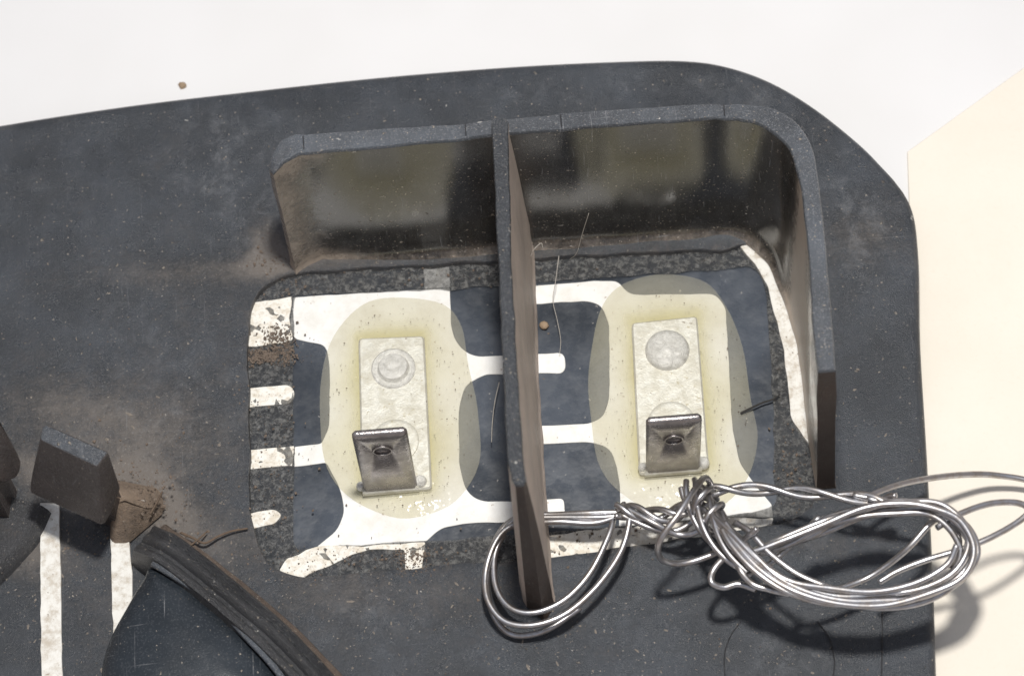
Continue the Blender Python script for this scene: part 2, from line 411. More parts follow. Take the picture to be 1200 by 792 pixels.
# ------------------------------------------------------------------ black housing
housing = root('lamp_housing', 'dirty black plastic lamp housing with upright walls, white circuit traces and two metal terminals', 'lamp housing', (0, 0, ZT))
opening_px = rounded([(288, 385, 20), (296, 342, 30), (335, 319, 20), (580, 303, 5), (700, 296, 5), (850, 290, 5), (895, 280, 20), (926, 303, 20), (936, 370, 5), (947, 450, 5), (956, 530, 5), (958, 588, 14), (930, 612, 20),
                      (645, 655, 5), (500, 665, 5), (400, 674, 10), (340, 678, 20), (304, 655, 30), (290, 600, 10)], 10, 5)
opening = ccw([P2(p.x, p.y, 0) for p in opening_px])
def jitter(poly, amp, sc, seed=0):
    out = []
    for i, p in enumerate(poly):
        out.append(p+Vector((noise.noise(Vector((p.x*sc, p.y*sc, seed))), noise.noise(Vector((p.x*sc, p.y*sc, seed+9)))))*amp)
    return out
def densify(poly, step):
    out = []
    for i in range(len(poly)):
        a, b = poly[i-1], poly[i]; n = max(1, int((b-a).length/step))
        for k in range(n): out.append(a+(b-a)*(k/n))
    return out
opening = jitter(densify(opening, .06), .035, 3.0)
top_px = catmull([(-130, 178), (0, 153), (150, 130), (300, 112), (450, 96), (600, 84), (720, 78), (800, 77), (850, 84), (900, 102), (950, 132), (1000, 172), (1026, 198), (1040, 213)], 6)
out_px = top_px + catmull([(1050, 226), (1057, 239), (1062, 256), (1065, 282), (1067, 320), (1068, 400), (1075, 520), (1082, 660), (1086, 792), (1089, 920)], 4) + [Vector((-130, 920))]
outer = ccw([P2(p.x, p.y, 0) for p in out_px]); outer = densify(outer, .12)

def pxof(x, y, z=0.0):
    v0 = x-CAMP.x; v1 = y-CAMP.y; v2 = z-CAMP.z
    d = v0*FWD.x+v1*FWD.y+v2*FWD.z
    return 600+FPX*(v0*RT.x+v1*RT.y+v2*RT.z)/d, 396-FPX*(v0*UP.x+v1*UP.y+v2*UP.z)/d

def field(x, y, blobs, sc=1.0):
    px, py = pxof(x, y); f = np.zeros_like(px)
    for (cx, cy, rx, ry, ang, a) in blobs:
        c, s = math.cos(R(ang)), math.sin(R(ang)); u = ((px-cx)*c+(py-cy)*s)/rx; v = (-(px-cx)*s+(py-cy)*c)/ry
        f += a*np.exp(-(u*u+v*v)*.9)
    return f
DIRT = [(190, 520, 150, 60, 10, .40), (130, 500, 90, 60, 0, .36), (165, 580, 45, 30, 30, 1.3), (60, 470, 100, 40, 0, .35), (250, 420, 60, 90, 0, .22), (315, 290, 22, 30, -10, 1.0), (200, 320, 200, 90, 0, .14), (80, 210, 120, 60, 0, .10),
        (1010, 265, 45, 35, 0, .45), (1000, 330, 50, 60, 0, .25), (965, 150, 40, 40, 0, .12), (500, 690, 220, 30, -3, .28), (400, 720, 160, 60, 0, .22), (640, 740, 200, 60, 0, .16), (30, 640, 60, 40, 0, .7), (110, 700, 90, 90, 0, .30),
        (280, 640, 60, 50, 30, .4), (1020, 600, 60, 90, 0, .08), (310, 310, 200, 14, -5, .5), (60, 560, 80, 30, 20, .8), (200, 610, 60, 30, 30, .5), (620, 300, 300, 16, -4, .45), (930, 640, 120, 14, -8, .3)]
SCUFF = [(250, 185, 45, 55, 20, .5), (300, 260, 40, 40, 0, .35), (1010, 290, 45, 40, 0, .45), (700, 105, 150, 14, -3, .35), (900, 120, 60, 20, 20, .2), (1000, 220, 50, 50, 0, .3), (80, 200, 60, 50, 0, .14), (430, 700, 60, 60, 0, .3), (920, 760, 70, 40, 0, .35),
         (960, 640, 60, 30, 0, .25), (200, 470, 80, 60, 0, .3), (700, 700, 100, 60, 0, .18), (150, 350, 100, 80, 0, .12), (340, 175, 25, 60, 0, .3)]

STEP = .085
V2, F2 = fill(outer, [opening], STEP)
xs = np.array([v.x for v in V2]); ys = np.array([v.y for v in V2])
zs = np.array([.05*noise.noise(Vector((v.x*.45, v.y*.45, 2)))+.014*noise.noise(Vector((v.x*1.6, v.y*1.6, 5)))+.003*noise.noise(Vector((v.x*5, v.y*5, 5))) for v in V2])
dO = np.minimum(polydist(outer, xs, ys), 9); dH = polydist(opening, xs, ys); zs *= np.clip(np.minimum(dO, dH)/.3, 0, 1)
Vp = [(x, y, z) for x, y, z in zip(xs, ys, zs)]; Fp = list(F2)
dirt = list(field(xs, ys, DIRT)); scuff = list(field(xs, ys, SCUFF))
def skirt(poly, prof, dirtv):
    """rings hanging from a boundary: prof = (outward offset, z)"""
    global Vp, Fp
    n = len(poly); st = len(Vp)
    for off, z in prof:
        for p in offset(poly, off): Vp.append((p.x, p.y, z)); dirt.append(dirtv); scuff.append(.1)
    for k in range(len(prof)-1):
        for i in range(n):
            j = (i+1) % n; Fp.append((st+k*n+i, st+k*n+j, st+(k+1)*n+j, st+(k+1)*n+i))
skirt(outer, [(0, 0), (.05, -.012), (.09, -.045), (.11, -.10), (.115, -.40)], .1)
skirt(opening, [(0, 0), (-.012, -.008), (-.02, -.03), (-.02, -.16)], .5)
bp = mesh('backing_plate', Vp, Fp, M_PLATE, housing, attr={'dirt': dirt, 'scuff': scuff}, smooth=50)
bmw = bmesh.new(); bmw.from_mesh(bp.data); bmesh.ops.remove_doubles(bmw, verts=bmw.verts, dist=.0008); bmesh.ops.recalc_face_normals(bmw, faces=bmw.faces); bmw.to_mesh(bp.data); bmw.free()

# ---- circuit film in the opening
ZF = -.115
fo = offset(opening, .12)
fv, ff = fill(fo, [], .25)
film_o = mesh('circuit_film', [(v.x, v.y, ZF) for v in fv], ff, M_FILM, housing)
inner_px = rounded([(345, 348, 6), (527, 341, 3), (620, 333, 3), (800, 321, 4), (888, 314, 16), (898, 345, 10), (905, 465, 5), (909, 596, 12), (800, 612, 4), (600, 628, 4), (470, 637, 4), (345, 645, 10)], 5, 4)
inner = jitter(densify(ccw([P2(p.x, p.y, ZF) for p in inner_px]), .08), .03, 4)

def add_trace(px, rad=5, zt=None, name='trace', mat=M_TRACE, parent=None, z0=None, rough=.012):
    zt = zt if zt is not None else (ZF+.042 if mat is M_TRACED else ZF+.016)
    poly = ccw([P2(p.x, p.y, ZF) for p in rounded(px, rad, 5)]); poly = jitter(densify(poly, .10), rough, 5)
    V, F = prism(poly, ZF+.001 if z0 is None else z0, zt, .004)
    return mesh(name, V, F, mat, parent or film_o, smooth=30)
# main left body
add_trace([(344, 349, 1), (420, 344), (497, 340, 1), (527, 338, 1), (527, 352), (529, 385, 10), (536, 405, 8), (555, 418, 10), (600, 417), (662, 414, 9), (663, 437, 9), (600, 439), (565, 440, 10), (545, 452, 10), (538, 475, 10), (538, 540, 10), (543, 570, 12), (560, 588, 12),
           (600, 588), (662, 584, 7), (662, 611, 3), (600, 612), (545, 613, 20), (515, 620, 14), (500, 634, 2), (470, 637, 1), (425, 640, 1), (380, 643, 1), (372, 640, 1), (396, 622, 12), (404, 598, 12), (400, 575, 12), (388, 552, 6), (382, 543, 3), (345, 547, 1),
           (345, 524, 1), (378, 520, 4), (386, 500, 10), (387, 430, 14), (382, 404, 14), (360, 401, 10), (345, 398, 6), (340, 380, 12)])
add_trace([(288, 357, 2), (343, 349, 1), (339, 372, 3), (344, 399, 2), (325, 404), (288, 409, 2)], mat=M_TRACED, rough=.03).update_tag()
add_trace([(288, 457, 2), (338, 452, 6), (347, 462, 6), (340, 474, 5), (288, 480, 2)], mat=M_TRACED, rough=.02)
add_trace([(288, 529, 1), (344, 524, 1), (344, 547, 1), (288, 552, 1)], mat=M_TRACED, rough=.02)
add_trace([(288, 604, 1), (322, 598, 5), (331, 605, 5), (323, 614, 4), (288, 624, 1)], mat=M_TRACED, rough=.02)
add_trace([(322, 679, 1), (334, 657, 6), (372, 641, 2), (425, 641, 2), (473, 638, 2), (498, 636, 2), (494, 670, 2), (474, 670, 2), (474, 645, 4), (432, 645, 6), (395, 659, 4), (352, 681, 2)], mat=M_TRACED, rough=.03)
add_trace([(496, 280, 1), (527, 278, 1), (527, 337, 1), (497, 339, 1)], mat=M_TRACE, rough=.015)
# right body
add_trace([(622, 336, 1), (700, 330), (724, 330, 8), (737, 346, 8), (838, 345, 14), (850, 360, 10), (855, 440), (858, 500), (866, 540, 12), (886, 570, 8), (904, 592, 2), (906, 606, 2), (850, 606), (725, 617, 1), (727, 590), (726, 560, 12), (716, 525, 10), (690, 518, 8),
           (622, 521, 1), (622, 500, 1), (690, 497, 10), (706, 490, 12), (714, 470, 12), (714, 385, 12), (707, 360, 12), (690, 353, 12), (622, 357, 1)])
add_trace([(640, 628, 2), (725, 620, 1), (850, 608, 1), (906, 608, 2), (903, 625, 4), (860, 634), (760, 645), (640, 655, 2)], mat=M_TRACED, rough=.03)
add_trace([(862, 285, 1), (897, 278, 2), (914, 300, 6), (926, 330, 8), (937, 383, 8), (945, 470, 6), (949, 525, 2), (927, 495, 6), (922, 440, 8), (915, 397, 8), (897, 330, 10), (873, 299, 6)], zt=ZF+.075, mat=M_STRIPE, rough=.02)

# gritty adhesive band round the film, its own uneven relief
av, af = fill(fo, [inner], .05)
aV = [(v.x, v.y, ZF+.035+.018*noise.fractal(Vector((v.x*5, v.y*5, 1)), .8, 2.1, 4)+.012*noise.noise(Vector((v.x*14, v.y*14, 3)))) for v in av]
mesh('adhesive_border', aV, af, M_ADH, film_o, smooth=60)

# resin pads
def sup(cx, cy, rx, ry, e, n=64, ang=0, k=0):
    out = []
    for i in range(n):
        a = 2*math.pi*i/n; c, s = math.cos(a), math.sin(a)
        x = rx*math.copysign(abs(c)**(2/e), c); y = ry*math.copysign(abs(s)**(2/e), s)
        x += k*y
        out.append(Vector((cx+x, cy+y)))
    return out
T1 = [(420, 396), (497, 393), (506, 572), (424, 577)]; T2 = [(740, 378), (817, 370), (831, 547), (749, 556)]
def resin_pad(px, term):
    poly = ccw([P2(p.x, p.y, ZF) for p in px]); poly = jitter(poly, .05, 1.2)
    v, f = fill(poly, [], .07)
    tp = ccw([P2(a, b, ZF) for a, b in term])
    x = np.array([q.x for q in v]); y = np.array([q.y for q in v])
    de = polydist(poly, x, y); dt = np.where(inside(tp, x, y), 0, polydist(tp, x, y))
    nz = np.array([noise.noise(Vector((q.x*1.6, q.y*1.6, 4))) for q in v])
    z = ZF+.02+.045*(1-np.exp(-de/.10))+.02*np.exp(-dt/.15)
    thick = np.clip(.85*np.exp(-dt/.10)+.10+.30*nz, 0, 1)
    mesh('resin_pad', [(a, b, c) for a, b, c in zip(x, y, z)], f, M_RESIN, film_o, attr={'thick': thick, 'fade': np.clip(de/.12, 0, 1)}, smooth=60)
resin_pad([Vector(p) for p in catmull([(470, 350), (518, 356), (542, 385), (552, 430), (560, 490), (558, 545), (535, 586), (495, 606), (455, 607), (415, 585), (385, 548), (376, 500), (378, 445), (392, 395), (425, 358)], 5, True)], T1)
resin_pad([Vector(p) for p in catmull([(785, 322), (828, 332), (852, 362), (868, 410), (880, 465), (888, 515), (876, 560), (845, 592), (800, 606), (755, 598), (715, 568), (694, 520), (690, 460), (696, 400), (715, 352), (745, 329)], 5, True)], T2)

# terminals
def terminal(T, rv, boss, tab_base, h, hole, kind):
    zt = ZF+.15
    poly = ccw([P2(p.x, p.y, zt) for p in rounded([(a, b, 5) for a, b in T], 5, 4)])
    poly = densify(poly, .12)
    V, F = prism(poly, ZF+.01, zt, .02)
    n0 = len(V)
    c = P2(*boss, zt); bv, bf = lathe(c, [(.28, zt-.01), (.275, zt+.012), (.26, zt+.02), (.22, zt+.018), (.02, zt+.02)], 32)
    V = list(V)+list(bv); F = list(F)+[tuple(i+n0 for i in f) for f in bf]
    plate = mesh('terminal', V, F, M_PLATED, housing, smooth=35)
    c = P2(*rv, zt)
    if kind == 0: pr = [(.262, zt-.01), (.258, zt+.01), (.24, zt+.022), (.215, zt+.012), (.19, zt+.004), (.18, zt+.02), (.165, zt+.07), (.12, zt+.085), (.06, zt+.07), (.02, zt+.075)]
    else: pr = [(.265, zt-.01), (.258, zt+.004), (.25, zt+.04), (.22, zt+.08), (.17, zt+.10), (.11, zt+.095), (.06, zt+.11), (.02, zt+.105)]
    v, f = lathe(c, pr, 40); mesh('rivet', v, f, M_RIVET, plate, smooth=50)
    # upright spade tab
    a, b = P(*tab_base[0], zt-.02), P(*tab_base[1], zt-.02)
    u = (b-a); w = u.length; u.normalize(); n = Vector((u.y, -u.x, 0)); th = .095   # n points south
    out2 = rounded([(0, 0, 0), (w, 0, 0), (w, h, .055), (0, h, .055)], .055, 5)
    out2 = [Vector((p.x, p.y)) for p in out2]
    hc = Vector((w*.5, h*hole)); hr = .085; hl = [hc+Vector((math.cos(2*math.pi*k/28)*hr, math.sin(2*math.pi*k/28)*hr)) for k in range(28)]
    ch = .03
    V = []; F = []
    for sgn in (1, -1):
        oi = offset(ccw(out2), -ch); hi = [hc+(p-hc)*1.22 for p in hl]
        vv, fc = fill(oi, [hi]); st = len(V)
        V += [a+u*p.x+Vector((0, 0, p.y))+n*(th*.5*sgn) for p in vv]; F += [tuple(i+st for i in q) for q in fc]
    def band(l1, d1, l2, d2):
        st = len(V); k = len(l1)
        V.extend([a+u*p.x+Vector((0, 0, p.y))+n*d1 for p in l1]+[a+u*p.x+Vector((0, 0, p.y))+n*d2 for p in l2])
        for i in range(k): F.append((st+i, st+(i+1) % k, st+k+(i+1) % k, st+k+i))
    o2 = ccw(out2); oi = offset(o2, -ch)
    band(oi, th*.5, o2, th*.5-.03); band(o2, th*.5-.03, o2, -th*.5+.03); band(o2, -th*.5+.03, oi, -th*.5)
    hi = [hc+(p-hc)*1.22 for p in hl]; band(hi, th*.5, hl, th*.2); 
    st_ = len(V); V += [a+u*p.x+Vector((0, 0, p.y))+n*(th*.2) for p in hl]; F.append(tuple(range(st_, st_+len(hl))))
    band(hl, -th*.2, hi, -th*.5); st_ = len(V); V += [a+u*p.x+Vector((0, 0, p.y))+n*(-th*.2) for p in hl]; F.append(tuple(range(st_, st_+len(hl))))
    for q in V:
        zz = q.z-(zt-.02)
        if zz > h-.05: q.z -= .24*(q-a).dot(n)
    tb = mesh('spade_tab', V, F, M_TAB, plate, smooth=25)
    ring = [a+u*(hc.x+math.cos(k*math.pi/16)*.102)+Vector((0, 0, hc.y+math.sin(k*math.pi/16)*.102))+n*(th*.5) for k in range(33)]
    v, f = tube(ring, .012, 6); mesh('hole_rim', v, f, M_TAB, plate, smooth=60)
    bmw = bmesh.new(); bmw.from_mesh(tb.data); bmesh.ops.remove_doubles(bmw, verts=bmw.verts, dist=.0006); bmesh.ops.recalc_face_normals(bmw, faces=bmw.faces); bmw.to_mesh(tb.data); bmw.free()
    # solder-bright shoulders left where the tab was bent up
    for q, s in ((a-u*.035, .045), (b+u*.04, .065)):
        c = Vector((q.x, q.y+.04)); v, f = lathe(c, [(s*1.2, zt-.02), (s*1.1, zt+.03), (s*.8, zt+.06), (s*.4, zt+.07)], 14)
        mesh('shoulder', v, f, M_RIVET, plate, smooth=60)
    # folded root of the tab
    e = .035; st = [a-u*.02-n*.10, b+u*.02-n*.10, b+u*.02+n*.062, a-u*.02+n*.062]
    v, f = prism([Vector((p.x, p.y)) for p in st], zt-.05, zt+.04, .03); mesh('tab_root', v, f, M_PLATED, plate, smooth=30)
terminal(T1, (461, 432), (463, 517), [(427, 574), (489, 569)], 1.52, .74, 0)
terminal(T2, (782, 411), (787, 496), [(757, 552), (820, 547)], 1.36, .66, 1)

# ---- walls
HN, HS = 2.42, 3.05
YN, YS = P(600, 150, HN).y, P(960, 432, HS).y
def zplane(y): return HN+(HS-HN)*(YN-y)/(YN-YS)
def PT(px, py, dz=0.0):
    z = 2.6
    for k in range(6): z = zplane(P(px, py, z).y)+dz
    return P2(px, py, z)
def wall(name, top_px, z_of, dust_of=None, fillet=.13, draft=.05, mat=M_WALL, dens=.10, zb=-.02, dz=0.0, rim_mat=None, w_of=None, sh_of=None, end_mat=None):
    base = ccw([PT(x, y, dz) for x, y in top_px]); base = densify(base, dens)
    zt = [z_of(p)+.006*noise.noise(Vector((p.x*9, p.y*9, 1))) for p in base]; base = jitter(base, .012, 3.5)
    ww = [w_of(p) if w_of else 1.0 for p in base]
    def rg(off, zf):
        if off > .02: off = [off*k for k in ww]
        return [(q.x+(sh_of(p)*max(0, 1-zf(z)/z) if sh_of else 0), q.y, zf(z)) for p, q, z in zip(base, offset(base, off), zt)]
    rs = [rg(draft+fillet, lambda z: zb), rg(draft+fillet*.9, lambda z: .004), rg(draft+fillet*.5, lambda z: .03), rg(draft+fillet*.2, lambda z: .09), rg(draft+fillet*.05, lambda z: .2), rg(draft, lambda z: .4),
          rg(draft*.75, lambda z: z*.35), rg(draft*.5, lambda z: z*.6), rg(draft*.25, lambda z: z*.8), rg(0, lambda z: z-.05)]
    V, F = rings(rs, cap_top=False)
    x = np.array([v[0] for v in V]); y = np.array([v[1] for v in V]); z = np.array([v[2] for v in V])
    d = dust_of(x, y, z) if dust_of else 0*x
    o = mesh(name, V, F, mat, housing, smooth=40, attr={'dirt': d, 'scuff': 0*z+.12})
    if end_mat:
        o.data.materials.append(end_mat); ye = min(y)
        for f in o.data.polygons:
            if f.normal.y < -.40 and f.center.y < ye+.9: f.material_index = 1  # south-facing end faces take the darker brown
    rs = [rg(.001, lambda z: z-.052), rg(0.001, lambda z: z-.028), rg(-.012, lambda z: z-.008), rg(-.032, lambda z: z)]
    V, F = rings(rs); mesh('rim', V, F, rim_mat or M_RIM, o, smooth=35)
    return o
outl = [(313, 186), (317, 172), (329, 160), (345, 156)] + [(545, 143), (657, 133)] + [(848, 121)] + [(p.x, p.y) for p in catmull([(865, 120), (892, 122), (918, 131), (940, 150), (953, 176), (960, 215)], 4)] + [(964, 250), (969, 300), (976, 387), (980, 432)]
inl = [(958, 434), (953, 387), (948, 300), (943, 250)] + [(p.x, p.y) for p in catmull([(938, 215), (929, 180), (912, 158), (888, 143), (865, 138)], 4)] + [(850, 138), (657, 152), (545, 161), (350, 179), (332, 187), (318, 195)]
pA = PT(548, 150).x; pB = PT(657, 140).x; pC = PT(848, 130).x; pD = PT(346, 170).x; pE = PT(312, 190).x; pG = PT(925, 200).x; pF = PT(900, 150).x; yF = PT(925, 230).y
def wz(p):
    x = p.x; z = zplane(p.y)
    if x < pD: z -= .20*((pD-x)/(pD-pE))**1.6
    elif x < pA: z -= .02
    elif x < pB: z -= .0
    elif x < pC: z += .022
    else: z -= .02
    return z+.008*noise.noise(Vector((p.x*2, p.y*2, 0)))
def wdust(x, y, z):
    d = .02+0*x
    d += 1.5*np.clip((x-pG)/.12, 0, 1)*np.clip((yF+.5-y)/.6, 0, 1)          # side arm is caked
    d += .6*np.clip((pD+.5-x)/.7, 0, 1)                                     # free end
    d += .5*np.exp(-z/.12)
    d += .25*np.exp(-np.abs(z-2.4)/.2)
    return d
def wwid(p):
    if p.x > pG-.35 and p.y < yF+1.0: return .12+.88*min(1, max(0, (p.y-yF+.4)/1.2))
    if p.x < pD+1.3: return .15+.85*min(1, max(0, (p.x-pD-.02)/1.28))
    return 1.0
yE = PT(968, 432).y
def wshear(p): return .17*min(1, max(0, (yF+.3-p.y)/(yF+.3-yE))) if p.x > pG-.35 else 0
sw = wall('shield_wall', outl+inl, wz, wdust, w_of=wwid, sh_of=wshear, end_mat=M_END)
def pline(px, py):
    a = PT(px, py); z = zplane(a.y)
    return a, z
for x0, y0, x1, y1 in ((545, 145, 546, 159), (657, 135.5, 658, 150), (848, 124, 849, 136), (355, 159, 356, 175)):
    a, b = PT(x0, y0), PT(x1, y1)
    V, F = tube([Vector((a.x, a.y, zplane(a.y)+(.022 if x0 > 650 else -.012))), Vector((b.x, b.y, zplane(b.y)+(.022 if x0 > 650 else -.012)))], .006, 5)
    mesh('parting_line', V, F, M_LINE, sw)

# rib
DZ = .10
def pxmid(p):
    a = PT(585, 140); b = PT(608, 568)      # east of the rib's middle line
    return (p.x-a.x) > (b.x-a.x)*(a.y-p.y)/(a.y-b.y)
rt = [(576, 141), (579, 137), (592, 137), (595, 142), (599, 300), (606, 430), (614, 545), (617, 562), (613, 568), (603, 568), (599, 562), (595, 540), (588, 400), (581, 250)]
rib = wall('divider_rib', rt, lambda p: zplane(p.y)+DZ, lambda x, y, z: .9+0*x, fillet=.03, draft=.12, mat=M_RIBSIDE, zb=-.14, dz=DZ, rim_mat=M_RIB, w_of=lambda p: 1.3 if pxmid(p) else .15, end_mat=M_END)

# clip
def hull(name, pts, mat, parent, bev=.04, label=None, top=None):
    bm = bmesh.new()
    for p in pts: bm.verts.new(p)
    r = bmesh.ops.convex_hull(bm, input=bm.verts); 
    bmesh.ops.delete(bm, geom=[g for g in r['geom_interior'] if isinstance(g, bmesh.types.BMVert)], context='VERTS')
    bmesh.ops.dissolve_limit(bm, angle_limit=R(4), verts=bm.verts, edges=bm.edges)
    bmesh.ops.recalc_face_normals(bm, faces=bm.faces)
    bmesh.ops.bevel(bm, geom=list(bm.edges), offset=bev, segments=3, affect='EDGES', profile=.6)
    me = bpy.data.meshes.new(name); bm.to_mesh(me); bm.free(); me.materials.append(mat); me.shade_smooth(); me.set_sharp_from_angle(angle=R(40))
    if top:
        me.materials.append(top)
        for f in me.polygons:
            if f.normal.z > .75: f.material_index = 1
    o = bpy.data.objects.new(name, me); SC.collection.objects.link(o); o.parent = parent; o.location = -chain_loc(parent)
    if label: o['label'] = label
    return o
ZC = 1.95; ZL = .95
c1 = hull('clip_hook', [P(47, 514, ZC), P(115, 546, ZC), P(121, 617, ZL), P(33, 577, ZL), P(51, 495, ZC), P(128, 529, ZC), P(142, 571, ZL+.15), P(131, 601, ZL), P(52, 560, ZL)], M_CLIP, housing, .035, top=M_RIM)
st = [P2(60, 520, ZC), P2(124, 548, ZC)]
d = (st[1]-st[0]).normalized(); nn = Vector((-d.y, d.x))
V, F = prism([st[0]+d*.1, st[1]-d*.22, st[1]-d*.22+nn*.22, st[0]+d*.1+nn*.22], -.02, ZL+.1, .03); mesh('hook_stem', V, F, M_CLIP, c1, smooth=30)
c2 = hull('clip_hook', [P(-60, 470, ZC), P(-2, 492, ZC), P(-60, 500, ZC), P(2, 497, ZC), P(26, 538, ZL+.2), P(24, 558, ZL), P(-60, 540, ZL), P(2, 568, ZL)], M_CLIP, housing, .04)
V, F = prism([P2(-60, 600), P2(15, 615), P2(20, 575), P2(-60, 560)], -.02, ZL+.2, .05); mesh('hook_stem', V, F, M_CLIP, c2, smooth=30)

# dust drift beside the clip: a low web of plastic caked with dirt
wv = catmull([P(134, 575, .5), P(150, 570, .45), P(172, 580, .35), P(188, 596, .22)], 6)
hull('web', [P(132, 560, .02), P(190, 572, .02), P(196, 600, .02), P(150, 640, .02), P(128, 640, .02), P(135, 575, .55), P(150, 590, .5), P(170, 590, .30)], plastic('caked_plastic', col=(.10, .078, .06), rough=.7, dust=.6, dust_col=(.28, .21, .155), specks=.3, grain=1.5), housing, .05)

# curved rail
def sweep(name, pts, prof, mat, parent, n=8, taper=None, smooth=40):
    path = catmull(pts, n); V = []; F = []; k = len(prof)
    for i, p in enumerate(path):
        t = (path[min(i+1, len(path)-1)]-path[max(i-1, 0)]).normalized(); nr = Vector((t.y, -t.x))
        sc = taper(i/(len(path)-1)) if taper else 1
        for (o, z) in prof:
            jit = .012*noise.noise(Vector((p.x*4, p.y*4, z*3+o)))
            V.append((p.x+nr.x*(o+jit), p.y+nr.y*(o+jit), z*sc+jit))
    for i in range(len(path)-1):
        for j in range(k-1): F.append((i*k+j, i*k+j+1, (i+1)*k+j+1, (i+1)*k+j))
    F.append(tuple(range(k))); F.append(tuple(range(len(path)*k-1, (len(path)-1)*k-1, -1)))
    return mesh(name, V, F, mat, parent, smooth=smooth)
ZR = .52
rail_c = [P2(168, 614, ZR), P2(212, 645, ZR), P2(270, 691, ZR), P2(324, 738, ZR), P2(374, 790, ZR), P2(430, 860, ZR)]
prof = [(.36, -.02), (.335, .2), (.30, .34), (.27, ZR-.10), (.25, ZR-.02), (.21, ZR-.0), (.175, ZR-.02), (.15, ZR-.07), (.11, ZR-.08), (.08, ZR-.02), (.04, ZR+.01), (-.0, ZR-.02), (-.03, ZR-.07), (-.06, ZR-.04), (-.09, ZR-.0), (-.12, ZR-.04), (-.135, ZR-.14), (-.15, .16), (-.24, .10), (-.27, -.02)]
rail = sweep('curved_rail', rail_c, prof, M_RAIL, housing, taper=lambda t: .35+.65*min(1, t*6+.25))
rail.data.materials.append(M_GROOVE)
for q, f in enumerate(rail.data.polygons):
    if q < len(rail.data.polygons)-2 and (q % (len(prof)-1)) >= 15: f.material_index = 1

# smooth dark shroud behind the rail
shp = catmull([(178, 661), (221, 687), (256, 714), (291, 750), (327, 791), (372, 860), (240, 900), (120, 860), (116, 792), (126, 748), (148, 706), (166, 676)], 7, True)
sp = ccw([P2(p.x, p.y, .35) for p in shp])
rs = []
for off, z in [(0.02, -.02), (.0, .18), (-.03, .27), (-.09, .335), (-.2, .375), (-.4, .42), (-.7, .46)]:
    rs.append([(q.x, q.y, z) for q in offset(sp, off)])
c = Vector((sum(p.x for p in sp)/len(sp), sum(p.y for p in sp)/len(sp)))
rs = [[(p.x, p.y, -.02) for p in sp]]+[[(c.x+(p.x-c.x)*k, c.y+(p.y-c.y)*k, z) for p in sp] for k, z in [(.998, .20), (.985, .28), (.96, .33), (.90, .37), (.75, .42), (.5, .46), (.25, .475)]]
V, F = rings(rs); shroud = mesh('curved_shroud', V, F, M_SHROUD, housing, smooth=60)
V, F = tube(catmull([P(x+1, y-1, .42) for x, y in [(178, 661), (221, 687), (256, 714), (291, 750), (327, 791), (372, 860)]], 8), .04, 8); mesh('lip', V, F, M_RIM, shroud, smooth=60)
# low ledge at the left frame edge
sweep('left_ledge', [P2(40, 590, .2), P2(28, 615, .2), P2(8, 640, .2), P2(-30, 680, .2)], [(.5, -.01), (.42, .16), (.3, .2), (-.1, .22), (-.16, .15), (-.2, -.01)], M_RAIL, housing)

# two printed stripes running down the plate, bottom left
for q in ([(50, 596, 1), (72, 596, 1), (75, 700), (77, 830, 1), (52, 830, 1), (51, 700)], [(132, 604, 1), (153, 604, 1), (158, 700), (157, 760, 1), (136, 760, 1), (134, 700)]):
    add_trace(q, 2, zt=.055, name='stripe', parent=housing, z0=-.06, mat=M_STRIPE, rough=.015)

# moulding lines on the plate, bottom right
def line(px, name='moulding_line', r=.007):
    pts = catmull([P(x, y, .006) for x, y in px], 6); V, F = tube(pts, r, 6); mesh(name, V, F, M_LINE, housing)
line([(868, 728), (856, 745), (849, 768), (850, 800)]); line([(958, 728), (972, 748), (978, 775), (975, 800)]); line([(1033, 690), (1034, 740), (1033, 800)])

# ------------------------------------------------------------------ wire
wire = root('binding_wire', 'shiny steel wire tangle, looped round the rib foot and coiled over the right edge', 'wire', tuple(P(820, 640, 0)))
WR = .036
def strand(pts, n=10, r=WR, label=None):
    path = catmull([P(*p) for p in pts], n); V, F = tube(path, r, 10, wob=.04)
    return mesh('strand', V, F, M_WIRE, wire, smooth=70, label=label)
def helix(pts, rad, turns, phase=0, n=14, r=WR, tail=(None, None)):
    c = catmull([P(*p) for p in pts], n); out = []; N = len(c)
    fr = None
    for i, p in enumerate(c):
        t = (c[min(i+1, N-1)]-c[max(i-1, 0)]).normalized()
        fr = t.orthogonal().normalized() if fr is None else (fr-t*fr.dot(t)).normalized()
        b = t.cross(fr); a = phase+2*math.pi*turns*i/(N-1)
        rr = rad(i/(N-1)) if callable(rad) else rad
        out.append(p+(fr*math.cos(a)+b*math.sin(a))*rr)
    return out
def wmesh(path, r=WR): V, F = tube(path, r, 10, wob=.04); mesh('strand', V, F, M_WIRE, wire, smooth=70)
# around the rib foot
strand([(745, 603, .45), (700, 606, .42), (655, 606, .35), (620, 607, .30), (600, 612, .30), (588, 628, .30), (579, 655, .28), (582, 690, .30), (600, 713, .33), (628, 717, .36), (662, 702, .38), (692, 670, .42), (714, 625, .45), (720, 600, .4)])
strand([(740, 598, .48), (700, 612, .40), (655, 611, .40), (622, 613, .34), (596, 618, .34), (579, 638, .34), (569, 672, .32), (572, 704, .34), (592, 728, .36), (626, 732, .40), (664, 718, .42), (700, 686, .44), (728, 645, .46), (738, 605, .5), (730, 590, .45)])
strand([(730, 600, .42), (690, 601, .40), (650, 603, .3), (615, 604, .25), (592, 616, .22), (576, 645, .16), (571, 690, .12), (582, 727, .12), (604, 744, .12), (640, 738, .14), (680, 712, .16)])
